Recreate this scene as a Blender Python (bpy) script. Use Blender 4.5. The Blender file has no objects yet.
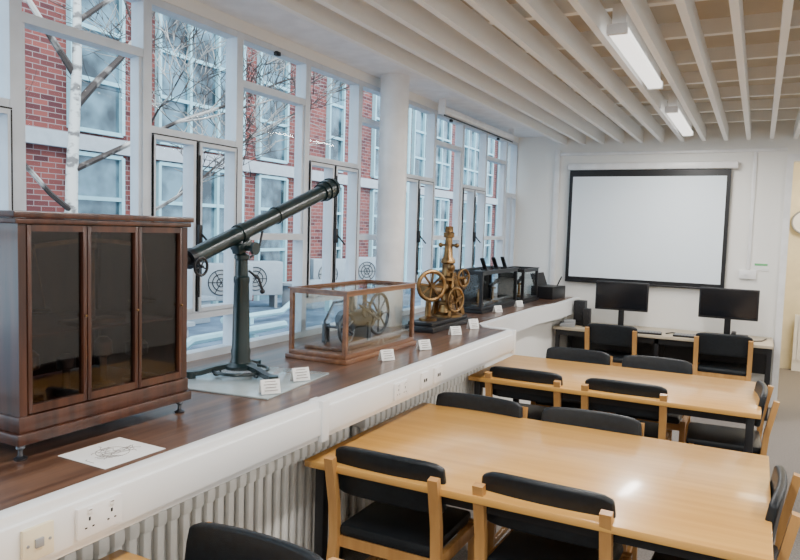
import bpy, bmesh, math, random
from mathutils import Vector, Matrix, Euler
random.seed(4)
SC=bpy.context.scene
COL=SC.collection
# ------------------------------------------------------------------ materials
def mat(name,col,rough=.5,metal=0.,col2=None,scale=(8,8,8),detail=4,lo=.35,hi=.65,bump=0.,bscale=60,coat=0.,emit=None,estr=0.,spec=.5):
    m=bpy.data.materials.new(name); m.use_nodes=True
    nt=m.node_tree; b=nt.nodes['Principled BSDF']
    b.inputs['Base Color'].default_value=(*col,1); b.inputs['Roughness'].default_value=rough
    b.inputs['Metallic'].default_value=metal; b.inputs['Coat Weight'].default_value=coat
    b.inputs['Coat Roughness'].default_value=.12; b.inputs['Specular IOR Level'].default_value=spec
    if emit: b.inputs['Emission Color'].default_value=(*emit,1); b.inputs['Emission Strength'].default_value=estr
    tc=nt.nodes.new('ShaderNodeTexCoord')
    mp=nt.nodes.new('ShaderNodeMapping'); mp.inputs['Scale'].default_value=scale
    nt.links.new(tc.outputs['Object'],mp.inputs['Vector'])
    nz=nt.nodes.new('ShaderNodeTexNoise'); nz.inputs['Scale'].default_value=1; nz.inputs['Detail'].default_value=detail
    nt.links.new(mp.outputs[0],nz.inputs['Vector'])
    cr=nt.nodes.new('ShaderNodeValToRGB')
    c2=col2 if col2 else tuple(c*.9 for c in col)
    cr.color_ramp.elements[0].position=lo; cr.color_ramp.elements[1].position=hi
    cr.color_ramp.elements[0].color=(*col,1); cr.color_ramp.elements[1].color=(*c2,1)
    nt.links.new(nz.outputs['Fac'],cr.inputs[0]); nt.links.new(cr.outputs[0],b.inputs['Base Color'])
    if bump:
        n2=nt.nodes.new('ShaderNodeTexNoise'); n2.inputs['Scale'].default_value=bscale; n2.inputs['Detail'].default_value=3
        nt.links.new(tc.outputs['Object'],n2.inputs['Vector'])
        bp=nt.nodes.new('ShaderNodeBump'); bp.inputs['Strength'].default_value=bump; bp.inputs['Distance'].default_value=.01
        nt.links.new(n2.outputs['Fac'],bp.inputs['Height']); nt.links.new(bp.outputs[0],b.inputs['Normal'])
    return m
def glassmat(name,tint=(1,1,1),base=.02,gain=.3,rough=.02):
    m=bpy.data.materials.new(name); m.use_nodes=True; nt=m.node_tree
    nt.nodes.remove(nt.nodes['Principled BSDF'])
    out=nt.nodes['Material Output']
    t=nt.nodes.new('ShaderNodeBsdfTransparent'); t.inputs[0].default_value=(*tint,1)
    g=nt.nodes.new('ShaderNodeBsdfGlossy'); g.inputs['Roughness'].default_value=rough
    lw=nt.nodes.new('ShaderNodeLayerWeight'); lw.inputs[0].default_value=.2
    mm=nt.nodes.new('ShaderNodeMath'); mm.operation='MULTIPLY_ADD'; mm.inputs[1].default_value=gain; mm.inputs[2].default_value=base
    nt.links.new(lw.outputs['Fresnel'],mm.inputs[0])
    mx=nt.nodes.new('ShaderNodeMixShader')
    nt.links.new(mm.outputs[0],mx.inputs[0]); nt.links.new(t.outputs[0],mx.inputs[1]); nt.links.new(g.outputs[0],mx.inputs[2])
    nt.links.new(mx.outputs[0],out.inputs[0]); return m
def brickmat():
    m=bpy.data.materials.new('brick'); m.use_nodes=True; nt=m.node_tree; b=nt.nodes['Principled BSDF']
    tc=nt.nodes.new('ShaderNodeTexCoord'); sp=nt.nodes.new('ShaderNodeSeparateXYZ'); cb=nt.nodes.new('ShaderNodeCombineXYZ')
    nt.links.new(tc.outputs['Object'],sp.inputs[0])
    ad=nt.nodes.new('ShaderNodeMath'); ad.operation='ADD'
    nt.links.new(sp.outputs['X'],ad.inputs[0]); nt.links.new(sp.outputs['Y'],ad.inputs[1])
    nt.links.new(ad.outputs[0],cb.inputs[0]); nt.links.new(sp.outputs['Z'],cb.inputs[1])
    br=nt.nodes.new('ShaderNodeTexBrick'); br.inputs['Scale'].default_value=1
    br.inputs['Brick Width'].default_value=.23; br.inputs['Row Height'].default_value=.078
    br.inputs['Mortar Size'].default_value=.006
    br.inputs['Color1'].default_value=(.27,.065,.05,1); br.inputs['Color2'].default_value=(.085,.02,.022,1); br.inputs['Mortar'].default_value=(.30,.22,.21,1)
    nt.links.new(cb.outputs[0],br.inputs['Vector']); nt.links.new(br.outputs['Color'],b.inputs['Base Color'])
    b.inputs['Roughness'].default_value=.85
    return m
M={}
M['wall']=mat('wall_paint',(.87,.86,.82),.7,col2=(.84,.83,.79),scale=(1.5,1.5,1.5))
M['ceil']=mat('ceiling_paint',(.90,.92,.95),.7)
M['void']=mat('ceiling_board',(.62,.54,.42),.8,col2=(.55,.48,.37),scale=(2,2,2))
M['slat']=mat('slat_paint',(.90,.90,.88),.6,col2=(.88,.88,.86),scale=(20,1,4))
M['carpet']=mat('carpet',(.18,.16,.145),.95,col2=(.26,.235,.215),scale=(90,90,90),bump=.6,bscale=220)
M['white']=mat('white_gloss',(.88,.88,.88),.35)
M['frame']=mat('window_paint',(.66,.71,.77),.4)
M['trunk']=mat('trunking_plastic',(.83,.84,.84),.4,col2=(.80,.81,.81),scale=(2,2,2))
M['cream']=mat('radiator_enamel',(.90,.89,.84),.4)
M['ledge']=mat('ledge_wood',(.165,.085,.050),.30,col2=(.065,.030,.018),scale=(26,1.2,20),detail=8,coat=.35)
M['mahog']=mat('mahogany',(.075,.026,.014),.3,col2=(.030,.010,.006),scale=(30,30,2.5),detail=8,coat=.25)
M['oak']=mat('case_wood',(.22,.10,.047),.35,col2=(.12,.05,.025),scale=(25,2.5,25),detail=8,coat=.3)
M['lining']=mat('cabinet_lining',(.12,.06,.035),.5,col2=(.06,.028,.018),scale=(20,20,3))
M['beech']=mat('beech_top',(.72,.395,.105),.28,col2=(.62,.315,.075),scale=(1.2,26,20),detail=7,coat=.4)
M['beechf']=mat('beech_frame',(.58,.31,.10),.4,col2=(.46,.23,.07),scale=(25,25,2),detail=6,coat=.2)
M['vinyl']=mat('black_vinyl',(.010,.014,.018),.42,col2=(.007,.009,.012),scale=(40,40,40),bump=.15,bscale=250,spec=.35)
M['black']=mat('black_metal',(.012,.012,.014),.4,spec=.4)
M['green']=mat('green_black_enamel',(.007,.020,.020),.3,col2=(.004,.012,.013),coat=.25)
M['brass']=mat('aged_brass',(.34,.21,.09),.34,metal=1.,col2=(.13,.075,.035),scale=(14,14,14))
M['steel']=mat('dull_steel',(.17,.18,.20),.35,metal=1.)
M['paper']=mat('paper',(.88,.88,.86),.7)
M['ink']=mat('ink',(.25,.22,.20),.8)
M['fab']=mat('projection_fabric',(.84,.93,.99),.8,col2=(.82,.91,.98),scale=(1,1,1))
M['desk']=mat('desk_laminate',(.52,.44,.32),.4)
M['scr']=mat('monitor_glass',(.008,.009,.012),.12)
M['wglass']=glassmat('window_glass',(.96,.99,1.0),.0,.02)
M['cglass']=glassmat('case_glass',(.93,.95,.95),.012,.22)
M['dglass']=glassmat('cabinet_glass',(.60,.54,.52),.04,.35)
M['tube']=mat('lamp_diffuser',(.9,.9,.87),.5,emit=(1,.98,.94),estr=1.8)
M['brick']=brickmat()
M['bark']=mat('pale_bark',(.66,.64,.60),.8,col2=(.20,.18,.17),scale=(9,9,16),lo=.5,hi=.62)
M['twig']=mat('twig_bark',(.50,.45,.41),.8,col2=(.05,.035,.03),scale=(2.5,2.5,2.5),lo=.40,hi=.5)
M['stone']=mat('concrete_band',(.46,.47,.49),.8)
M['teal']=mat('pale_teal_frame',(.36,.60,.65),.4)
M['exglass']=mat('facade_glass',(.012,.022,.03),.06,col2=(.15,.25,.30),scale=(1.3,1.3,1.3),detail=3,lo=.42,hi=.6,coat=.3)
M['ground']=mat('roof_felt',(.15,.22,.30),.8,col2=(.06,.09,.13),scale=(1.6,1.6,1.6))
M['yellow']=mat('cream_wall',(.80,.72,.52),.7)
M['grn']=mat('green_print',(.15,.5,.2),.6)
M['plate']=mat('pale_plate',(.40,.46,.47),.15,col2=(.35,.41,.42),coat=.5)
M['grey']=mat('grey_plastic',(.3,.31,.32),.5)
M['accase']=mat('pale_grey_casing',(.33,.37,.41),.5)
# ------------------------------------------------------------------ mesh builder
def zrot(d):
    return Vector((0,0,1)).rotation_difference(Vector(d).normalized()).to_matrix().to_4x4()
class MB:
    def __init__(s): s.bm=bmesh.new()
    def box(s,c,d,rot=None,bev=0,mi=0):
        T=Matrix.Translation(c)@(rot if rot is not None else Matrix.Identity(4))
        h=[x/2 for x in d]
        vs=[s.bm.verts.new(T@Vector((sx*h[0],sy*h[1],sz*h[2]))) for sz in(-1,1) for sy in(-1,1) for sx in(-1,1)]
        fs=[s.bm.faces.new([vs[i] for i in q]) for q in((0,2,3,1),(4,5,7,6),(0,1,5,4),(2,6,7,3),(0,4,6,2),(1,3,7,5))]
        for f in fs: f.material_index=mi
        if bev:
            es=list({e for v in vs for e in v.link_edges})
            bmesh.ops.bevel(s.bm,geom=es,offset=bev,segments=2,profile=.5,affect='EDGES')
        return s
    def bevall(s,o):
        bmesh.ops.bevel(s.bm,geom=list(s.bm.edges),offset=o,segments=2,profile=.5,affect='EDGES'); return s
    def b2(s,x0,x1,y0,y1,z0,z1,bev=0,mi=0):
        return s.box(((x0+x1)/2,(y0+y1)/2,(z0+z1)/2),(abs(x1-x0),abs(y1-y0),abs(z1-z0)),bev=bev,mi=mi)
    def cyl(s,p0,p1,r0,r1=None,seg=20):
        p0=Vector(p0);p1=Vector(p1); r1=r0 if r1 is None else r1
        return s.lathe([(r0,0),(r1,(p1-p0).length)],p0,p1-p0,seg)
    def sph(s,c,r,seg=16,sc=(1,1,1)):
        q=bmesh.ops.create_uvsphere(s.bm,u_segments=seg,v_segments=max(6,seg//2),radius=r)
        bmesh.ops.transform(s.bm,matrix=Matrix.Translation(c)@Matrix.Diagonal((*sc,1)),verts=q['verts']); return s
    def lathe(s,prof,c=(0,0,0),axis=(0,0,1),seg=28):
        Mx=Matrix.Translation(c)@zrot(axis); rings=[]
        for r,z in prof:
            rings.append([s.bm.verts.new(Mx@Vector((max(r,.0005)*math.cos(a),max(r,.0005)*math.sin(a),z))) for a in [2*math.pi*i/seg for i in range(seg)]])
        for a,b in zip(rings,rings[1:]):
            for i in range(seg): s.bm.faces.new((a[i],a[(i+1)%seg],b[(i+1)%seg],b[i]))
        s.bm.faces.new(rings[0][::-1]); s.bm.faces.new(rings[-1]); return s
    def sweep(s,pts,prof,closed=False,up=(0,0,1),sc=None):
        pts=[Vector(p) for p in pts]; n=len(pts); rings=[]
        for i,p in enumerate(pts):
            if closed: t=pts[(i+1)%n]-pts[i-1]
            else: t=(pts[min(i+1,n-1)]-pts[max(i-1,0)])
            t.normalize(); u=Vector(up)
            if abs(t.dot(u))>.98: u=Vector((1,0,0)) if abs(t.x)<.9 else Vector((0,1,0))
            a=t.cross(u).normalized(); b=a.cross(t).normalized(); k=sc[i] if sc else 1
            rings.append([s.bm.verts.new(p+a*q[0]*k+b*q[1]*k) for q in prof])
        k=len(prof); rr=list(zip(rings,rings[1:]))
        if closed: rr.append((rings[-1],rings[0]))
        for A,B in rr:
            for i in range(k): s.bm.faces.new((A[i],A[(i+1)%k],B[(i+1)%k],B[i]))
        if not closed: s.bm.faces.new(rings[0][::-1]); s.bm.faces.new(rings[-1])
        return s
    def rod(s,pts,r,seg=8,closed=False,up=(0,0,1),sc=None):
        return s.sweep(pts,[(r*math.cos(2*math.pi*i/seg),r*math.sin(2*math.pi*i/seg)) for i in range(seg)],closed,up,sc)
    def bar(s,pts,w,h,up=(0,0,1)):
        return s.sweep(pts,[(-w/2,-h/2),(w/2,-h/2),(w/2,h/2),(-w/2,h/2)],False,up)
    def ring(s,c,axis,R,r,seg=28):
        Mx=Matrix.Translation(c)@zrot(axis)
        pts=[Mx@Vector((R*math.cos(2*math.pi*i/seg),R*math.sin(2*math.pi*i/seg),0)) for i in range(seg)]
        return s.rod(pts,r,8,True,up=axis)
    def wheel(s,c,axis,R,r,n=6):
        s.ring(c,axis,R,r); Mx=Matrix.Translation(c)@zrot(axis)
        for i in range(n):
            a=2*math.pi*i/n; s.cyl(Mx@Vector((0,0,0)),Mx@Vector((R*math.cos(a),R*math.sin(a),0)),r*.6,seg=6)
        s.cyl(Mx@Vector((0,0,-r*2)),Mx@Vector((0,0,r*2)),R*.16,seg=12); return s
    def done(s,name,mats,parent=None,loc=(0,0,0),label=None,ang=35):
        bmesh.ops.recalc_face_normals(s.bm,faces=s.bm.faces)
        me=bpy.data.meshes.new(name); s.bm.to_mesh(me); s.bm.free()
        me.polygons.foreach_set('use_smooth',[True]*len(me.polygons))
        me.set_sharp_from_angle(angle=math.radians(ang))
        o=bpy.data.objects.new(name,me); COL.objects.link(o)
        for m in (mats if isinstance(mats,(list,tuple)) else [mats]): me.materials.append(m)
        o.location=loc
        if parent: o.parent=parent
        if label: o['label']=label
        return o
def root(name,label,cat,loc=(0,0,0),rz=0,group=None,obj=None):
    if obj is None:
        obj=bpy.data.objects.new(name,None); obj.empty_display_size=.05; COL.objects.link(obj)
    obj.location=loc; obj.rotation_euler=(0,0,rz); obj['label']=label; obj['category']=cat
    if group: obj['group']=group
    return obj
def dup(o,loc,rz=0,label=None):
    n=o.copy(); COL.objects.link(n); n.location=loc; n.rotation_euler=(0,0,rz)
    if label: n['label']=label
    for c in [x for x in o.children]:
        k=c.copy(); COL.objects.link(k); k.parent=n
        for d in [x for x in c.children]:
            e=d.copy(); COL.objects.link(e); e.parent=k
    return n
def struct(mb,name,m,label=None):
    o=mb.done(name,m); o['kind']='structure'
    if label: o['label']=label
    return o
XW=-2.67; YF=8.1
# ------------------------------------------------------------------ room shell
struct(MB().b2(-2.8,3.6,-2.6,10.8,-.1,0),'floor',M['carpet'],'grey-brown carpet floor of the reading room')
w=MB(); w.b2(-2.75,.24,YF,YF+.12,0,3.1); w.b2(.24,1.2,YF,YF+.12,2.55,3.1); w.b2(1.2,3.6,YF,YF+.12,0,3.1)
struct(w,'wall_far',M['wall'],'off-white painted wall with projection screen')
struct(MB().b2(3.5,3.6,-2.6,YF,0,3.1),'wall_right',M['wall'],'off-white painted side wall')
struct(MB().b2(-2.8,3.6,-2.7,-2.6,0,3.1),'wall_back',M['wall'],'off-white painted wall')
w=MB(); w.b2(XW-.12,XW+.045,-2.6,YF,2.795,3.1); w.b2(XW-.12,XW+.02,-2.6,YF,0,.995); w.b2(XW-.12,XW+.02,-2.6,-1.53,.995,2.795)
struct(w,'wall_left',M['wall'],'wall band around the long window run')
struct(MB().b2(-2.04,-1.95,-2.6,YF,0,.93),'wall_sill',M['wall'],'low painted wall under the wooden window ledge')
struct(MB().b2(-2.8,3.6,-2.6,YF+.12,3.08,3.15),'ceiling',M['void'],'tan ceiling above painted slats')
struct(MB().b2(XW-.02,-2.14,-2.6,YF,2.86,2.93).b2(-2.14,-2.11,-2.6,YF,2.78,2.93),'ceiling.001',M['ceil'],'flat white ceiling strip beside windows')
n=1
xs=[.05-.211*k for k in range(0,11)]+[.05+.211*k for k in range(1,16)]
for x in xs:
    o=struct(MB().b2(x-.019,x+.019,-2.6,YF,2.755,2.885),'trim_%d'%n,M['slat'],'off-white painted ceiling slat'); n+=1
y=-2.2
while y<8:
    struct(MB().b2(-2.11,3.5,y-.025,y+.025,2.886,2.97),'trim_%d'%n,M['slat'],'off-white cross joist above the slats'); n+=1; y+=.66
struct(MB().b2(.2,.26,YF-.02,YF+.14,0,2.53).b2(1.18,1.24,YF-.02,YF+.14,0,2.53).b2(.2,1.24,YF-.02,YF+.14,2.53,2.6),'door_1',M['white'],'white painted door frame open to the next room')
struct(MB().b2(-2.0,.2,YF-.015,YF,0,.1),'baseboard_far',M['white'],'white baseboard')
struct(MB().b2(-.6,3.0,10.7,10.8,0,3.1),'wall_next',M['yellow'],'cream wall of the adjoining room')
struct(MB().b2(-.7,-.6,YF+.12,10.8,0,3.1).b2(3.0,3.1,YF+.12,10.8,0,3.1),'wall_corridor',M['yellow'],'cream side walls of the adjoining room')
struct(MB().b2(-.7,3.1,YF+.12,10.8,3.0,3.1),'ceiling.002',M['ceil'],'white ceiling of the adjoining room')
for b in((-2.17,-2.11,.03,1.0,2.7),(-2.11,.2,.025,2.63,2.665),(-.105,-.07,.02,1.42,2.63)):
    struct(MB().b2(b[0],b[1],YF-b[2],YF,b[3],b[4],bev=.004),'trim_%d'%n,M['white'],'white surface cable conduit'); n+=1
# ------------------------------------------------------------------ windows
wi=1; k=-5
while True:
    y0=1.77+.66*k; y1=min(y0+.66,YF)
    if y0>=YF-.05: break
    A=(k%2==1)
    f=MB(); xa,xb=XW-.04,XW+.04; z0,z1=.995,2.795; s=.026
    f.b2(xa,xb,y0,y0+s,z0,z1).b2(xa,xb,y1-s,y1,z0,z1).b2(xa,xb-.002,y0+s,y1-s,z0,z0+.045).b2(xa,xb-.002,y0+s,y1-s,z1-.035,z1)
    zt=[2.17,1.24] if A else [2.52,1.66]
    for z in zt: f.b2(xa,xb-.002,y0+s,y1-s,z-.02,z+.02)
    if A:
        ym=(y0+y1)/2; f.b2(xa+.01,xb-.005,ym-.014,ym+.014,1.26,2.15)
        for a,b in((y0+s,ym-.014),(ym+.014,y1-s)):
            if b-a<.05: continue
            f.b2(xa+.015,xb+.01,a,a+.018,1.26,2.15).b2(xa+.015,xb+.01,b-.018,b,1.26,2.15)
            f.b2(xa+.015,xb+.009,a+.018,b-.018,1.26,1.28).b2(xa+.015,xb+.009,a+.018,b-.018,2.13,2.15)
    else:
        f.b2(xa+.015,xb-.01,y0+s,y0+.044,1.68,2.5).b2(xa+.015,xb-.01,y1-.044,y1-s,1.68,2.5)
    o=struct(f,'window_%d'%wi,M['frame'],'white painted metal framed window')
    g=MB().b2(XW-.004,XW+.004,y0+.02,y1-.02,z0+.04,z1-.03).done('pane',M['wglass'],o)
    if A and y1-y0>.5:
        ym=(y0+y1)/2
        MB().cyl((XW+.062,ym,1.34),(XW+.062,ym,2.08),.005,seg=8).b2(XW+.05,XW+.075,ym-.014,ym+.014,1.62,1.72,bev=.004).cyl((XW+.07,ym,1.68),(XW+.12,ym+.03,1.61),.006,seg=8).done('casement_bolt',M['black'],o,label='black metal casement bolt')
        for q,(a,b,c,d) in enumerate(((y0+s,y0+s+.005,1.262,2.148),(ym-.003,ym+.003,1.262,2.148),(y1-s-.005,y1-s,1.262,2.148),(y0+s,y1-s,2.150,2.156))):
            MB().b2(XW+.04,XW+.0525,a,b,c,d).done('gasket',M['black'],o,label='thin dark casement gasket')
    elif not A:
        ym=(y0+y1)/2; MB().b2(XW+.03,XW+.055,ym-.02,ym+.02,2.74,2.765,bev=.003).done('catch',M['black'],o)
    wi+=1; k+=1
# ------------------------------------------------------------------ ledge
def poly(pts,z0,z1):
    m=MB(); a=[m.bm.verts.new((x,y,z0)) for x,y in pts]; b=[m.bm.verts.new((x,y,z1)) for x,y in pts]
    m.bm.faces.new(a[::-1]); m.bm.faces.new(b); k=len(pts)
    for i in range(k): m.bm.faces.new((a[i],a[(i+1)%k],b[(i+1)%k],b[i]))
    return m
edge=[(-1.64,-1.6),(-1.64,4.94),(-1.88,4.985),(-1.965,5.15),(-1.965,6.6),(-1.895,7.2),(-1.895,YF-.01)]
lp=[(XW+.03,-1.6)]+edge+[(XW+.03,YF-.01)]
o=poly(lp,.955,1.0).done('window_ledge',M['ledge'])
root('','long varnished brown wooden ledge under the windows','ledge',obj=o)
tr=root('cable_trunking','white plastic cable trunking along the ledge edge','trunking')
def trunk(y0,y1,nm):
    m=MB().b2(-1.64,-1.588,y0,y1,.835,1.003,bev=.008).b2(-1.592,-1.575,y0,y1,.862,.975,bev=.003)
    return m.done(nm,M['trunk'],tr)
trunk(-1.6,2.40,'trunking_cover'); trunk(2.425,4.95,'trunking_cover')
MB().b2(-1.64,-1.568,2.385,2.44,.83,1.007,bev=.005).done('joint_clip',M['trunk'],tr)
MB().b2(-1.64,-1.565,4.94,4.97,.83,1.007,bev=.005).done('end_cap',M['trunk'],tr)
m=MB()
m.sweep([(x+.03,y,.92) for x,y in [(-1.66,4.985),(-1.86,5.02),(-1.932,5.15),(-1.932,6.6),(-1.862,7.2),(-1.862,YF-.02)]],[(-.03,-.075),(.03,-.075),(.03,.085),(-.03,.085)])
m.done('curved_cover',M['trunk'],tr,label='white curved edging of the recessed ledge')
def socket(y,wid,kind):
    r=root('wall_socket' if kind!='switch' else 'switch_plate',{'double':'white double power socket on the trunking','single':'white data socket plate on the trunking','switch':'cream switch plate on the trunking'}[kind],'socket',(-1.575,y,.917))
    MB().b2(0,.012,-wid/2,wid/2,-.043,.043,bev=.003).done('faceplate',M['white'] if kind!='switch' else M['yellow'],r)
    if kind=='double':
        for c in(-.036,.036):
            d=MB()
            d.b2(.010,.0127,c-.003,c+.003,.002,.012); d.b2(.010,.0127,c-.015,c-.008,-.018,-.014); d.b2(.010,.0127,c+.008,c+.015,-.018,-.014)
            d.done('socket_hole',M['black'],r)
            MB().b2(.0115,.016,c-.007,c+.007,.022,.036,bev=.001).b2(.016,.0163,c-.005,c+.005,.031,.034,mi=1).done('rocker',[M['white'],M['ink']],r)
    elif kind=='single':
        for c in(-.012,.012): MB().b2(.010,.0127,c-.008,c+.008,-.01,.008).done('data_port',M['black'],r)
    else:
        MB().b2(.011,.017,-.012,.012,-.012,.012,bev=.002).done('rocker',M['grey'],r)
        for c in(-.03,.03): MB().cyl((.011,c,0),(.014,c,0),.004,seg=8).done('screw',M['grey'],r)
socket(1.10,.086,'switch'); socket(1.285,.146,'double'); socket(3.10,.146,'double'); socket(3.38,.086,'single'); socket(3.56,.11,'single')
def radiator(y0,y1):
    r=root('column_radiator','cream cast-iron column radiator below the window ledge','radiator',(-1.83,(y0+y1)/2,0))
    L=(y1-y0)/2; m=MB(); y=-L
    while y<L:
        for x in(-.05,.0,.05): m.box((x,y,.44),(.028,.036,.52))
        m.box((0,y,.715),(.145,.044,.055)); m.box((0,y,.165),(.145,.044,.055))
        y+=.06
    m.bevall(.010)
    m.cyl((0,-L,.70),(0,L,.70),.016,seg=8).cyl((0,-L,.17),(0,L,.17),.016,seg=8)
    m.done('sections',M['cream'],r)
    for s in(-1,1):
        MB().box((0,s*(L-.1),.075),(.12,.03,.15),bev=.005).done('foot',M['cream'],r)
    MB().rod([(0,L,.17),(0,L+.05,.17),(0,L+.06,.12),(0,L+.06,0)],.011).cyl((0,L+.05,.15),(0,L+.05,.23),.02,seg=10).done('valve',M['steel'],r)
radiator(.92,2.92); radiator(3.1,4.9)
c=MB().lathe([(.107,0),(.107,2.86)],seg=40).done('trim_%d'%n,M['white']); c.location=(-2.475,4.64,0); n+=1
c['kind']='structure'; c['label']='round white structural column'
# ------------------------------------------------------------------ chairs
ch=root('dining_chair','beech framed chair with black vinyl seat and backrest','chair',group='black vinyl chairs around the tables')
for s in(-1,1):
    MB().bar([(s*.238,-.275,0),(s*.238,-.215,.42),(s*.238,-.225,.56),(s*.238,-.268,.77)],.042,.032,up=(0,1,0)).done('leg',M['beechf'],ch)
    MB().bar([(s*.238,.205,0),(s*.238,.185,.44)],.036,.030,up=(0,1,0)).done('leg',M['beechf'],ch)
    MB().box((s*.238,-.01,.405),(.026,.40,.055),bev=.004).done('side_rail',M['beechf'],ch)
    MB().box((s*.238,-.03,.17),(.02,.42,.03),bev=.003).done('stretcher',M['beechf'],ch)
for y in(.175,-.2): MB().box((0,y,.395),(.45,.024,.05)).done('cross_rail',M['beechf'],ch)
MB().box((0,.0,.445),(.44,.435,.055),bev=.02).done('seat',M['vinyl'],ch)
m=MB(); NX,NZ=14,4; g=[]
for j in range(NZ+1):
    row=[]
    for i in range(NX+1):
        u=-1+2*i/NX; v=-1+2*j/NZ
        hz=.108*(1-.16*abs(u)**10); x=.258*u*(1-.02*abs(v)**3); z=.702+hz*v-.006*u*u
        row.append(m.bm.verts.new((x,-.222-.03*(v+1)/2-.022*(1-u*u)+.012,z)))
    g.append(row)
for j in range(NZ):
    for i in range(NX): m.bm.faces.new((g[j][i],g[j][i+1],g[j+1][i+1],g[j+1][i]))
b=m.done('backrest',M['vinyl'],ch)
sm=b.modifiers.new('s','SOLIDIFY'); sm.thickness=.034; sm.offset=-1 
bv=b.modifiers.new('b','BEVEL'); bv.width=.012; bv.segments=3; bv.limit_method='ANGLE'; bv.angle_limit=math.radians(50)
b.location=(0,.028,0)
pi=math.pi
L1='beech framed chair with black vinyl seat tucked under a library table'
L2='black vinyl chair facing across the far edge of a library table'
ch.location=(-1.30,2.67,0); ch['label']=L1
dup(ch,(-.645,2.70,0),-.03,L1)
dup(ch,(-1.34,3.42,0),pi,L2); dup(ch,(-.72,3.44,0),pi+.03,L2)
dup(ch,(-1.355,4.73,0),.0,L1); dup(ch,(-.70,4.73,0),0,L1)
dup(ch,(-1.24,5.38,0),pi,L2); dup(ch,(-.64,5.38,0),pi,L2)
dup(ch,(-1.30,7.55,0),0,'beech and black vinyl chair pushed under the computer desk'); dup(ch,(-.25,7.58,0),0,'beech and black vinyl chair pushed under the computer desk')
dup(ch,(-.13,4.9,0),pi/2+.05,'black vinyl chair at the short end of a library table')
dup(ch,(-.08,3.02,0),pi/2-.05,'black vinyl chair at the short end of a library table')
dup(ch,(-1.27,1.39,0),pi,'black vinyl chair with curved back below the window ledge')
# ------------------------------------------------------------------ tables
def table(x0,x1,y0,y1):
    t=root('library_table','large varnished beech library table with black legs','table',((x0+x1)/2,(y0+y1)/2,0),group='beech library tables')
    a=(x1-x0)/2; b=(y1-y0)/2
    MB().box((0,0,.715),(2*a,2*b,.03),bev=.004).done('tabletop',M['beech'],t)
    MB().box((0,b-.07,.675),(2*a-.14,.03,.05)).box((0,-b+.07,.675),(2*a-.14,.03,.05)).box((a-.06,0,.675),(.03,2*b-.16,.05)).box((-a+.06,0,.675),(.03,2*b-.16,.05)).done('underframe',M['black'],t)
    for sx in(-1,1):
        for sy in(-1,1): MB().box((sx*(a-.055),sy*(b-.06),.35),(.045,.045,.70),bev=.004).done('leg',M['black'],t)
table(-1.68,.10,2.42,3.61); table(-1.735,.07,4.45,5.46); table(-1.68,-.2,.25,1.45)
d=root('computer_desk','long narrow desk with grey-beige top against the wall','desk',(-.87,7.75,0))
MB().b2(-1.06,1.05,-.34,.33,.70,.73,bev=.003).done('desktop',M['desk'],d)
MB().b2(-1.0,1.0,.27,.29,.35,.70).b2(-1.0,1.0,-.30,-.28,.64,.70).done('modesty_panel',M['black'],d)
for x in(-1.02,0,1.02):
    for y in(-.28,.28): MB().box((x,y,.35),(.04,.04,.70)).done('leg',M['black'],d)
def monitor(x,y,rz):
    m=root('computer_monitor','black widescreen monitor switched off on the desk','monitor',(x,y,.73),rz)
    MB().box((0,0,.345),(.55,.035,.31),bev=.006).done('housing',M['black'],m)
    MB().box((0,-.0185,.35),(.52,.002,.275)).done('screen',M['scr'],m)
    MB().box((0,.04,.14),(.06,.03,.28),bev=.004).done('stand_neck',M['black'],m)
    MB().box((0,.02,.008),(.24,.18,.014),bev=.005).done('stand_base',M['black'],m)
monitor(-1.29,7.78,.05); monitor(-.24,7.74,-.04)
def keyb(x,y,rz):
    k=root('keyboard','black computer keyboard lying on the desk','keyboard',(x,y,.73),rz)
    MB().box((0,0,.01),(.44,.14,.018),bev=.004).done('key_tray',M['black'],k)
    m=MB()
    for r in range(5):
        for c in range(14): m.box((-.195+.03*c,-.05+.025*r,.022),(.024,.02,.008))
    m.done('keys',M['grey'],k)
keyb(-1.05,7.5,.1); keyb(-.5,7.52,0)
def speaker(x,y,h,w,lab):
    s=root('loudspeaker',lab,'speaker',(x,y,.73))
    MB().box((0,0,h/2),(w,w*1.1,h),bev=.006).done('enclosure',M['black'],s)
    for a,b in((.35,.35),(.75,.18)): MB().cyl((0,-w*.55-.001,h*a),(0,-w*.55-.006,h*a),w*b).done('driver',M['black'],s)
speaker(-1.72,7.75,.27,.12,'tall black loudspeaker standing on the desk'); speaker(-1.615,7.62,.20,.075,'small black loudspeaker standing on the desk')
ph=root('desk_telephone','black desk telephone beside the monitor','telephone',(-.12,7.52,.74))
MB().box((0,0,.02),(.16,.18,.045),rot=Matrix.Rotation(.12,4,'X'),bev=.008).done('base',M['black'],ph)
MB().box((-.05,0,.065),(.045,.19,.03),bev=.012).done('handset',M['black'],ph)
pb=MB().box((0,0,.02),(.16,.15,.04),bev=.003).box((.02,.01,.055),(.12,.12,.03),bev=.003).done('router_box',M['grey']); root('','grey router box with cables on the desk','router',(-1.80,7.52,.73),.2,obj=pb)
for q,pts in enumerate(([(-1.56,7.56,.737),(-1.52,7.5,.737),(-1.4,7.52,.737),(-1.33,7.6,.737)],[(-.80,7.6,.737),(-.75,7.7,.737),(-.6,7.66,.737),(-.5,7.72,.737)],[(-.05,7.66,.737),(.0,7.6,.737),(.08,7.66,.737),(.12,7.85,.737)])):
    cb=MB().rod(pts,.006).done('cable',M['black']); root('','loose black cable trailing over the desk','cable',obj=cb)
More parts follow.
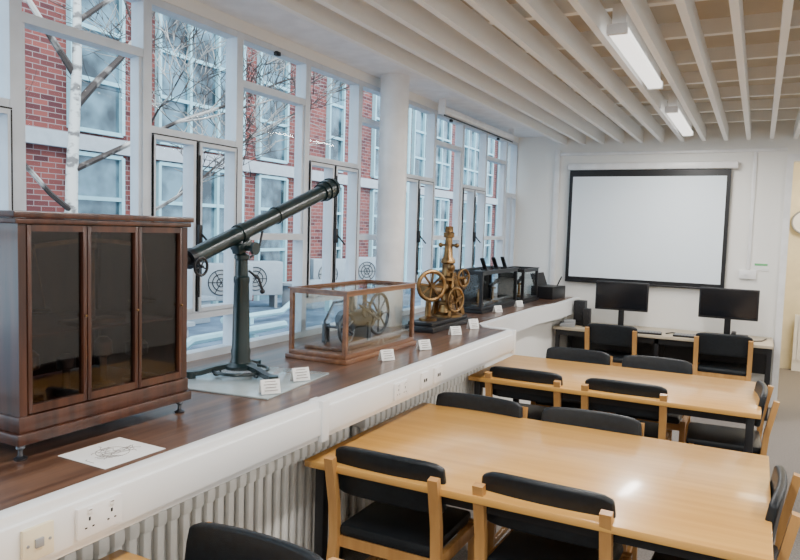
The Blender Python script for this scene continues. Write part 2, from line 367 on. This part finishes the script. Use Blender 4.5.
# ------------------------------------------------------------------ projection screen & wall items
s=root('projection_screen','pale blue-white pull-down projection screen with black border','screen',(-1.14,YF-.05,0))
MB().b2(-.84,.84,-.005,.005,1.20,2.46).done('border',M['black'],s)
MB().b2(-.80,.80,-.009,-.005,1.245,2.385).done('screen_fabric',M['fab'],s)
MB().b2(-.86,.90,-.04,.047,2.46,2.535,bev=.012).done('housing',M['white'],s)
MB().cyl((-.84,-.002,1.195),(.84,-.002,1.195),.012,seg=10).done('bottom_bar',M['black'],s)
sw=MB().b2(-.10,.06,-.03,0,-.05,.04,bev=.004).b2(-.05,-.02,-.036,-.03,-.02,.015,bev=.001).done('wall_switch',M['white']); root('','white switch box on the wall below the conduit','switch',(-.07,YF,1.37),obj=sw)
sg=root('wall_notice','small green and white notice on the wall','sign',(.03,YF-.004,1.45)); MB().b2(-.07,.07,-.003,.003,-.04,.04).done('card',M['paper'],sg); MB().b2(-.06,.06,-.005,-.003,.012,.034).done('green_band',M['grn'],sg)
b=root('roller_blind','rolled-up white blind cassette hanging above the windows','blind',(-2.5,6.5,2.765))
MB().cyl((0,-.93,0),(0,.93,0),.038,seg=20).done('roll',M['white'],b)
for q in(-1,1): MB().b2(-.03,.03,q*.94-.01,q*.94+.01,-.035,.10).done('bracket',M['white'],b)
MB().cyl((.02,-.93,-.044),(.02,.93,-.044),.007,seg=8).done('bottom_rail',M['black'],b)
def fixture(x,y0,y1,p):
    f=root('fluorescent_light','slim white fluorescent ceiling light fixed between slats','ceiling light',(x,(y0+y1)/2,2.725),group='fluorescent ceiling lights'); L=(y1-y0)/2
    MB().b2(-.035,.035,-L+.05,L-.05,.048,.161,bev=.005).done('housing',M['white'],f)
    MB().b2(-.048,.048,-L+.03,L-.03,0,.047,bev=.015).done('diffuser',M['tube'],f)
    for q in(-1,1): MB().b2(-.05,.05,q*(L-.03),q*L,-.001,.05,bev=.004).done('end_cap',M['white'],f)
    la=bpy.data.lights.new('tube_light','AREA'); la.shape='RECTANGLE'; la.size=.1; la.size_y=2*L; la.energy=p; la.color=(1,.97,.93)
    lo=bpy.data.objects.new('tube_light',la); COL.objects.link(lo); lo.parent=f; lo.location=(0,0,-.012)
for x in(-.689,1.842):
    for y0 in(-1.4,1.1,3.6,6.0): fixture(x,y0,y0+1.45,46)
la=bpy.data.lights.new('next_room_light','AREA'); la.size=1; la.energy=90; la.color=(1,.88,.70)
lo=bpy.data.objects.new('next_room_light',la); COL.objects.link(lo); lo.location=(1.2,9.4,2.95)
ck=root('wall_clock','round white wall clock in the adjoining room','clock',(.52,10.68,1.98))
MB().cyl((0,0,0),(0,-.03,0),.15,seg=32).done('case',M['white'],ck); MB().ring((0,-.03,0),(0,1,0),.15,.012).done('rim',M['grey'],ck)
MB().box((0,-.034,.04),(.008,.003,.09)).done('hand',M['black'],ck); MB().box((.03,-.038,0),(.07,.003,.008)).done('hand',M['black'],ck)
hr=MB()
for i in range(12): hr.box((.05*i,0,.45),(.035,.08,.6))
hr.b2(-.02,.57,-.02,.02,.0,.74)
o=hr.done('panel_heater',M['white']); root('','white heater against the cream wall next door','radiator',(.5,10.6,0),obj=o)
# ------------------------------------------------------------------ mahogany cabinet
c=root('display_cabinet','dark mahogany glazed display cabinet on turned metal feet','cabinet',(-2.17,1.635,1.0))
m=MB(); X=.245; Y=.345
m.b2(-X-.01,X+.015,-Y-.01,Y+.01,.05,.085,bev=.006).b2(-X,X+.005,-Y,Y,.0855,.135,bev=.004)
m.b2(-X+.02,X-.03,-Y+.025,Y-.025,.70,.712); m.b2(-X+.002,-X+.015,-Y+.036,Y-.036,.136,.70)
for a in(-1,1):
    m.b2(-X,-X+.035,a*(Y-.005),a*(Y-.035),.136,.712); m.b2(X-.035,X,a*(Y-.005),a*(Y-.030),.136,.712)
    m.b2(-X+.035,X-.035,a*(Y-.010),a*(Y-.022),.136,.712)
m.done('carcass',M['mahog'],c)
MB().b2(-X-.02,X+.018,-Y-.018,Y+.012,.730,.750,bev=.005).b2(-X-.006,X+.010,-Y-.008,Y+.005,.7125,.7295,bev=.003).done('top',M['mahog'],c)
MB().b2(-X+.02,X-.05,-Y+.03,Y-.03,.36,.368).done('shelf',M['lining'],c)
MB().b2(-X+.0155,-X+.02,-Y+.04,Y-.04,.14,.70).done('back_lining',M['lining'],c,label='brown wooden inner back panel')
for i in range(3):
    y0=-.313+.209*i; y1=y0+.206
    dr=MB(); st=.014
    dr.b2(X-.022,X+.004,y0,y0+st,.14,.71,bev=.003).b2(X-.022,X+.004,y1-st,y1,.14,.71,bev=.003).b2(X-.022,X+.003,y0+st,y1-st,.14,.165).b2(X-.022,X+.003,y0+st,y1-st,.69,.71)
    q=dr.done('door',M['mahog'],c); MB().b2(X-.012,X-.008,y0+st,y1-st,.165,.69).done('glass_pane',M['dglass'],q,label='dark reflective glass')
    MB().sph((X+.010,y1-.008,.42),.005,10).done('knob',M['brass'],q,label='small brass knob')
for sx in(-1,1):
    for sy in(-1,1):
        MB().lathe([(.018,0),(.02,.006),(.008,.012),(.007,.03),(.014,.036),(.010,.05)],c=(sx*(X-.02),sy*(Y-.02),0),seg=14).done('foot',M['steel'],c,label='turned metal levelling foot')
bal=root('laboratory_balance','brass beam balance standing inside the mahogany cabinet','balance',(-2.06,1.66,1.369))
MB().cyl((0,0,0),(0,0,.26),.009).box((0,0,.008),(.10,.2,.016),bev=.004).sph((0,0,.27),.016).done('pillar',M['brass'],bal)
MB().bar([(0,-.22,.27),(0,-.1,.285),(0,0,.29),(0,.1,.285),(0,.22,.27)],.012,.014).done('beam',M['brass'],bal)
for s in(-1,1):
    MB().cyl((0,s*.22,.27),(0,s*.22-.04,.06),.0018,seg=5).cyl((0,s*.22,.27),(0,s*.22+.04,.06),.0018,seg=5).lathe([(.002,0),(.045,.006),(.05,.014),(.048,.014),(.002,.01)],c=(0,s*.22,.05)).done('pan',M['brass'],bal)
for q,(yy,hh,rr,mm) in enumerate(((-.22,.17,.035,'brass'),(-.08,.14,.03,'steel'),(.07,.18,.03,'brass'),(.22,.15,.04,'steel'))):
    o=MB().lathe([(rr*1.3,0),(rr*1.3,.012),(rr*.4,.02),(rr*.4,hh*.6),(rr,hh*.65),(rr,hh*.9),(rr*.5,hh)]).done('brass_instrument' if mm=='brass' else 'steel_instrument',M[mm]); root('','small turned metal instrument on the cabinet floor','instrument',(-2.06,1.635+yy,1.136),obj=o)
# ------------------------------------------------------------------ leaflet
lf=root('drawing_sheet','white paper sheet with a sepia ink drawing on the ledge','paper',(-1.77,1.50,1.001),-.02)
MB().b2(-.108,.108,-.115,.115,0,.001).done('sheet',M['paper'],lf)
m=MB(); rr=random.Random(2)
for i in range(26):
    a=rr.uniform(0,6.28); x,y=rr.gauss(0,.022),rr.gauss(0,.042); pts=[]
    for j in range(6):
        pts.append((max(-.09,min(.09,x)),max(-.1,min(.1,y)),.0014)); a+=rr.uniform(-.9,.9); x+=math.cos(a)*.010; y+=math.sin(a)*.014
    m.bar(pts,.0016,.0006)
m.ring((0,0,.0014),(0,0,1),.05,.0008)
m.done('ink_drawing',M['ink'],lf)
# ------------------------------------------------------------------ telescope
o=MB().b2(-.30,.28,-.30,.28,0,.008,bev=.002).done('base_plate',M['plate']); root('','pale grey glass plate under the telescope','plate',(-2.10,2.56,1.0),.12,obj=o)
t=root('antique_telescope','dark green refracting telescope on a black pillar stand','telescope',(-2.17,2.58,1.0085))
MB().lathe([(.075,.035),(.078,.05),(.05,.065),(.044,.09),(.047,.12),(.042,.135),(.039,.30),(.035,.44),(.038,.45),(.038,.47),(.030,.48),(.028,.55),(.036,.56),(.036,.575),(.015,.59)],seg=28).done('pillar',M['green'],t)
for i in range(3):
    a=math.radians(-10+120*i); d=Vector((math.cos(a),math.sin(a),0))
    MB().bar([d*.05+Vector((0,0,.05)),d*.12+Vector((0,0,.04)),d*.19+Vector((0,0,.022)),d*.235+Vector((0,0,.02))],.034,.022).cyl(d*.23,d*.23+Vector((0,0,.032)),.024,seg=14).ring(d*.11+Vector((0,0,.023)),d.cross(Vector((0,0,1))),.017,.005,16).done('foot',M['green'],t)
MB().ring((0,0,.028),(0,0,1),.13,.008,40).done('foot_ring',M['green'],t)
TD=Vector((-.02,1.2,.40)).normalized(); PV=Vector((-.01,0,.68))
def tp(s,off=(0,0,0)): return PV+TD*s+Vector(off)
MB().cyl(tp(-.34),tp(.74),.038,.041,seg=32).cyl(tp(-.02),tp(.02),.045,seg=28).cyl(tp(.28),tp(.295),.045,seg=28).done('tube',M['green'],t)
MB().cyl(tp(.72),tp(.82),.050,.053,seg=32).cyl(tp(.76),tp(.78),.058,seg=32).cyl(tp(.82),tp(.85),.060,.054,seg=32).done('dew_cap',M['green'],t)
MB().cyl(tp(-.44),tp(-.34),.022,seg=20).cyl(tp(-.37),tp(-.34),.044,seg=24).cyl(tp(-.49),tp(-.44),.028,.022,seg=20).done('eyepiece',M['black'],t)
MB().wheel(tp(-.36,(.07,0,-.03)),(1,0,0),.038,.006,5).cyl(tp(-.36,(.07,0,-.03)),tp(-.36,(0,0,-.02)),.006,seg=8).done('focus_wheel',M['black'],t)
MB().box((0,0,.615),(.05,.10,.045),rot=Matrix.Rotation(.32,4,'X'),bev=.006).bar([(0,0,.575),(0,-.02,.60),(0,0,.64)],.03,.035).cyl((-.06,0,.61),(.07,0,.61),.014).cyl((.07,0,.61),(.085,0,.61),.03).done('mount',M['green'],t)
MB().rod([(.0,.05,.50),(.03,.09,.46),(.045,.10,.41)],.006).sph((.045,.10,.40),.013).done('clamp_handle',M['black'],t)
MB().rod([tp(.18,(0,0,-.03)),tp(.13,(.01,0,-.13)),(0,.03,.55)],.006).done('steady_rod',M['black'],t)
# ------------------------------------------------------------------ glass cases
def case(x,y,sx,sy,h,mt,lab,base=.05,fr=.022,back=None):
    c=root('glass_display_case',lab,'display case',(x,y,1.0))
    a=sx/2; b=sy/2
    MB().b2(-a-.015,a+.015,-b-.015,b+.015,0,base*.5,bev=.004).b2(-a,a,-b,b,base*.5,base,bev=.003).done('base',mt,c)
    m=MB()
    for s in(-1,1):
        for q in(-1,1): m.b2(s*a,s*(a-fr),q*b,q*(b-fr),base,h-fr)
        m.b2(s*a,s*(a-fr),-b,b,h-fr,h-.001)
        m.b2(-a+fr,a-fr,s*b,s*(b-fr),h-fr,h-.001)
        m.b2(s*(a+.008),s*(a-fr*.7),-b-.008,b+.008,h,h+.008); m.b2(-a+fr*.7,a-fr*.7,s*(b+.008),s*(b-fr*.7),h,h+.008)
    m.done('frame',mt,c)
    if back: MB().b2(-a+.003,-a+.008,-b+fr,b-fr,base,h-fr).done('back_panel',back,c)
    e=.003; f=fr/2
    for s in(-1,1):
        if not(back and s<0): MB().b2(s*(a-f)-e/2,s*(a-f)+e/2,-b+fr,b-fr,base,h-fr).done('glass_panel',M['cglass'],c)
        MB().b2(-a+fr,a-fr,s*(b-f)-e/2,s*(b-f)+e/2,base,h-fr).done('glass_panel',M['cglass'],c)
    MB().b2(-a+fr,a-fr,-b+fr,b-fr,h-.006,h-.003).done('glass_panel',M['cglass'],c); return c
case(-2.10,3.53,.37,.82,.385,M['oak'],'wooden framed glass case holding a small metal machine')
mc=root('model_engine','metal model machine with spoked wheels inside the glass case','model machine',(-2.10,3.53,1.051))
MB().b2(-.13,.13,-.34,.34,0,.02,bev=.003).done('bedplate',M['oak'],mc)
MB().wheel((.06,-.20,.11),(1,0,.0),.080,.010,6).cyl((-.08,-.20,.11),(.08,-.20,.11),.008).done('flywheel',M['steel'],mc)
MB().wheel((.02,.24,.15),(1,0,0),.125,.010,8).cyl((-.08,.24,.15),(.05,.24,.15),.008).done('flywheel',M['steel'],mc)
MB().cyl((0,-.1,.14),(0,.1,.14),.055).cyl((0,.1,.14),(0,.13,.14),.065).cyl((0,-.13,.14),(0,-.1,.14),.065).cyl((0,.13,.14),(0,.24,.15),.008).box((0,0,.055),(.08,.2,.075)).done('cylinder',M['steel'],mc)
MB().box((-.08,-.20,.07),(.02,.05,.11)).box((-.08,.24,.085),(.02,.05,.14)).box((.09,.0,.07),(.012,.03,.12)).cyl((.09,-.12,.24),(.09,.12,.13),.007).rod([(-.03,-.28,.02),(-.03,-.29,.15),(-.03,-.2,.25),(-.03,0,.25),(-.03,.06,.15)],.008).wheel((.07,.0,.20),(1,0,0),.045,.006,5).cyl((0,-.06,.18),(0,-.06,.28),.02).done('frame_support',M['steel'],mc)
case(-2.30,6.28,.30,1.0,.37,M['black'],'black framed glass case on the ledge',fr=.028,back=M['black'])
case(-2.26,7.16,.28,.52,.35,M['black'],'black framed glass case near the wall corner',fr=.028,back=M['black'])
for (yy,l) in((6.05,.2),(6.45,.2),(7.16,.14)):
    q=root('surveying_instrument','small brass and black instrument inside a glass case','instrument',(-2.29 if yy<7 else -2.25,yy,1.051))
    MB().lathe([(.06,0),(.06,.015),(.015,.02),(.012,.12),(.03,.125),(.03,.14),(.008,.15)]).done('stand',M['brass'],q)
    MB().cyl((0,-l/2,.15),(0,l/2,.19),.018).cyl((0,l/2,.19),(0,l/2+.02,.194),.025).done('barrel',M['black'],q)
for i,yy in enumerate((5.95,6.25,6.5)):
    q=MB().box((0,0,.006),(.06,.07,.012)).bar([(0,0,.01),(-.0,-.05,.06),(0,-.10,.11)],.035,.015).done('handheld_viewer',M['black']); root('','small black viewer on a slanted stand','viewer',(-2.19,yy,1.3785),0,group='black viewers on the case',obj=q)
bx=root('instrument_box','open black instrument box with raised lid','box',(-2.09,7.78,1.0),-.15)
MB().b2(-.13,.13,-.20,.16,0,.14,bev=.004).done('body',M['black'],bx); MB().box((-.13,0,.20),(.012,.34,.16),rot=Matrix.Rotation(-.35,4,'Y')).done('lid',M['black'],bx)
MB().rod([(.09,.0,.13),(.10,.05,.2),(.10,.1,.24)],.008).done('stay',M['black'],bx)
# ------------------------------------------------------------------ brass instrument
t=root('brass_theodolite','large antique brass measuring instrument on a black base','scientific instrument',(-2.13,4.86,1.0)); t.scale=(1.13,1.13,1.12)
MB().b2(-.11,.11,-.38,.30,0,.035,bev=.004).b2(-.085,.085,-.34,.26,.0355,.06,bev=.004).done('base',M['black'],t)
m=MB()
for s in(-1,1):
    m.bar([(s*.06,.0,.06),(s*.055,.04,.2),(s*.03,.06,.36)],.02,.04); m.bar([(s*.06,.22,.06),(s*.05,.16,.2),(s*.03,.10,.36)],.02,.04)
m.lathe([(.11,.06),(.11,.075),(.07,.09),(.055,.14),(.07,.15),(.07,.16),(.045,.17),(.042,.30),(.065,.31),(.065,.325),(.044,.34),(.038,.42),(.050,.43),(.048,.45),(.032,.47),(.024,.60),(.036,.605),(.038,.635),(.030,.64),(.026,.68)],c=(0,.08,0))
m.done('tower',M['brass'],t)
MB().cyl((0,-.20,.25),(0,.25,.27),.042,seg=24).cyl((0,-.26,.247),(0,-.19,.251),.055,.046,seg=24).cyl((0,.25,.27),(0,.32,.273),.052,seg=24).done('barrel',M['brass'],t)
MB().wheel((.05,-.29,.295),(.75,-.6,0),.092,.014,8).cyl((.05,-.29,.295),(-.02,-.18,.27),.018).lathe([(.06,.06),(.06,.075),(.022,.09),(.018,.22)],c=(0,-.22,0)).done('spoked_wheel',M['brass'],t)
MB().wheel((.08,.04,.18),(1,-.3,0),.080,.010,4).cyl((.08,.04,.18),(0,.06,.18),.014).done('graduated_circle',M['brass'],t)
MB().wheel((.06,.22,.32),(1,-.3,0),.060,.009,4).cyl((.06,.22,.32),(0,.12,.32),.012).done('graduated_circle',M['brass'],t)
MB().sph((.05,.02,.40),.028).cyl((.05,.02,.4),(0,.08,.4),.008).cyl((-.06,.08,.55),(.06,.08,.55),.009).sph((.06,.08,.55),.017).sph((-.06,.08,.55),.017).done('adjusting_knob',M['brass'],t)
# ------------------------------------------------------------------ cards
cd=root('label_card','small white folded label card standing on the ledge','card',group='label cards along the ledge')
MB().box((0,0,.032),(.003,.085,.062),rot=Matrix.Rotation(-.35,4,'Y')).box((-.022,0,.030),(.003,.085,.062),rot=Matrix.Rotation(.35,4,'Y')).done('card',M['paper'],cd)
m=MB()
for i in range(4): m.box((.0125-.0065*i,0,.014+.0115*i+.004),(.0008,.06-.012*(i%2),.003),rot=Matrix.Rotation(-.35,4,'Y'))
o=m.done('printed_lines',M['ink'],cd); o.location=(.0008,0,0)
cd.location=(-1.82,2.36,1.009); cd.rotation_euler=(0,0,-.6)
for (x,y,z,r) in((-1.86,2.64,1.009,-.5),(-1.79,3.36,1.0,-.5),(-1.77,3.80,1.0,-.5),(-1.85,4.48,1.0,-.6),(-1.86,4.85,1.0,-.5),(-1.90,4.95,1.0,-.6),(-2.07,6.0,1.0,-.5),(-2.06,6.6,1.0,-.5)): dup(cd,(x,y,z),r)
# ------------------------------------------------------------------ exterior
XB=-9.
bl=root('brick_building','red brick building with pale teal window frames outside','building',(XB,14,-2))
MB().b2(-3,0,-14,30,0,11).done('brick_wall',M['brick'],bl)
for z in(1.4,4.75,8.1): MB().b2(0,.12,-14,30,z,z+.22).done('concrete_band',M['stone'],bl)
wins=[(1.5,2.9),(3.6,4.9),(6.85,7.75),(8.5,10.6),(11.1,12.0),(13.6,14.2),(15.7,17.2),(18.0,20.6),(21.5,24.6),(26,29),(31,34)]
for (a,b) in wins:
    for (z0,z1) in((1.75,4.7),(5.05,8.05),(8.4,10.6)):
        w=MB(); t=.06
        nn=max(1,round((b-a)/.62)); st=(b-a)/nn
        for i in range(nn+1): w.b2(-.02,.10,a+st*i-14-t/2,a+st*i-14+t/2,z0,z1)
        for z in(z0,z0+.75,z0+(z1-z0)*.5,z0+(z1-z0)*.78,z1): w.b2(-.02,.09,a-14,b-14,z-t/2,z+t/2)
        o=w.done('facade_window',M['teal'],bl); MB().b2(-.01,.03,a-14,b-14,z0,z1).done('pane',M['exglass'],o)
for y in(8.1,12.5,17.6,25.2): MB().cyl((.1,y-14,0),(.1,y-14,10.5),.06,seg=10).done('drainpipe',M['teal'],bl)
o=MB().b2(-9,-2.8,-4,40,-.1,.0).done('flat_roof',M['ground']); root('','grey-blue flat roof outside the windows','roof',(0,0,.2),obj=o)
for x,y,sx,sy,h in((-7.9,7.4,.9,1.5,.35),(-6.5,5.6,.6,1.6,.25),(-7.6,11.2,.7,1.2,.4)):
    o=MB().box((0,0,h/2),(sx,sy,h),bev=.02).box((0,0,h+.03),(sx+.1,sy+.1,.05)).done('roof_hatch',M['accase']); root('','low grey hatch box on the flat roof','roof hatch',(x,y,.2),obj=o)
for x,y in((-5.2,5.2),(-6.9,9.4)):
    o=MB().rod([(0,-1.6,.12),(0,-.2,.12),(0,.2,.3),(0,1.8,.3)],.05).box((0,-1.0,.05),(.1,.08,.1)).box((0,1.2,.12),(.1,.08,.24)).done('roof_pipe',M['teal']); root('','pale pipe running across the flat roof','pipe',(x,y,.2),obj=o)
def ac(x,y,rz,z=.2):
    a=root('air_conditioner','grey outdoor air conditioning unit on the flat roof','air conditioner',(x,y,z),rz,group='outdoor air conditioning units')
    MB().box((0,0,.55),(.36,.85,.62),bev=.02).done('casing',M['accase'],a)
    m=MB().cyl((.178,-.1,.55),(.184,-.1,.55),.21,seg=28)
    m.done('fan_opening',M['grey'],a)
    m=MB()
    for r in(.07,.14,.21): m.ring((.19,-.1,.55),(1,0,0),r,.008,24)
    for i in range(6): m.cyl((.19,-.1,.55),(.19,-.1+.21*math.cos(i*1.047),.55+.21*math.sin(i*1.047)),.007,seg=5)
    m.done('fan_grille',M['black'],a)
    for q in(-.3,.3): MB().box((0,q,.12),(.34,.05,.24)).done('stand',M['grey'],a)
ac(-8.0,12.3,-.6); ac(-8.0,13.9,-.6); ac(-8.0,9.1,-.7); ac(-8.2,10.2,-.6)
bb=MB(); R=random.Random(11)
def grow(p,d,r,L,dep):
    k=4; pts=[p.copy()]; sc=[r]; rr=r; kids=[]
    for i in range(k):
        p=p+d*(L/k); rr*=.86; pts.append(p.copy()); sc.append(rr)
        d=(d+Vector((R.gauss(0,.10),R.gauss(0,.10),R.gauss(.02,.07)))).normalized()
        if dep>0 and (i>0 or dep<3):
            s=Vector((R.uniform(-1,1),R.uniform(-1,1),R.uniform(-.2,.8))).normalized()
            kids.append((p.copy(),(d*.55+s*.75).normalized(),max(.005,rr*.55),L*R.uniform(.5,.8),dep-1))
    bb.rod(pts,1.,6 if r>.012 else 4,sc=sc)
    for q in kids: grow(*q)
    if dep>0: grow(p,d,rr,L*.8,dep-1)
T0=Vector((-5.9,4.48,.2))
tp_=[T0+Vector((.02*math.sin(i*1.3),.015*i,.5*i)) for i in range(10)]
tb=MB().rod(tp_,1.,14,sc=[.078-.0055*i for i in range(10)])
def tr_(h): i=h/.5; return T0+Vector((0,.015*i,h))
grow(tr_(4.5),Vector((0,.2,1)).normalized(),.025,1.2,3)
for h,dx,dy,dz,r,L,dp in((2.6,.1,.6,.75,.042,1.5,4),(2.9,-.1,-.6,.8,.036,1.4,4),(2.0,.2,.9,.5,.034,1.6,4),(1.6,.1,-.8,.5,.028,1.2,3),(1.3,.3,.9,.35,.028,1.5,4),(3.4,.0,.7,.6,.03,1.4,3),(3.6,.1,-.7,.7,.028,1.2,3)):
    grow(tr_(h),Vector((dx,dy,dz)).normalized(),r,L,dp)
t=root('bare_tree','bare pale-barked tree in front of the brick building','tree')
tb.done('trunk',M['bark'],t); bb.done('branches',M['twig'],t)
# ------------------------------------------------------------------ world, sun, camera
W=bpy.data.worlds.new('World'); SC.world=W; W.use_nodes=True
bg=W.node_tree.nodes['Background']; bg.inputs[0].default_value=(.66,.83,1,1); bg.inputs[1].default_value=3.7
sl=bpy.data.lights.new('sun','SUN'); sl.energy=4.; sl.angle=.15; sl.color=(1,.96,.9)
so=bpy.data.objects.new('sun',sl); COL.objects.link(so); so.rotation_euler=Vector((-.62,.35,-.70)).to_track_quat('-Z','Y').to_euler()
th=math.radians(27.2); ph=math.radians(4.2); r=0.03
F=Vector((-math.sin(th)*math.cos(ph),math.cos(th)*math.cos(ph),-math.sin(ph)))
R0=Vector((math.cos(th),math.sin(th),0)); U0=R0.cross(F)
Rv=R0*math.cos(r)+U0*math.sin(r); Uv=U0*math.cos(r)-R0*math.sin(r)
cam=bpy.data.cameras.new('camera'); cam.lens=695/800*36; cam.sensor_width=36; cam.clip_start=.05
co=bpy.data.objects.new('camera',cam); COL.objects.link(co)
mx=Matrix((Rv,Uv,-F)).transposed().to_4x4(); mx.translation=(0,0,1.73); co.matrix_world=mx
SC.camera=co
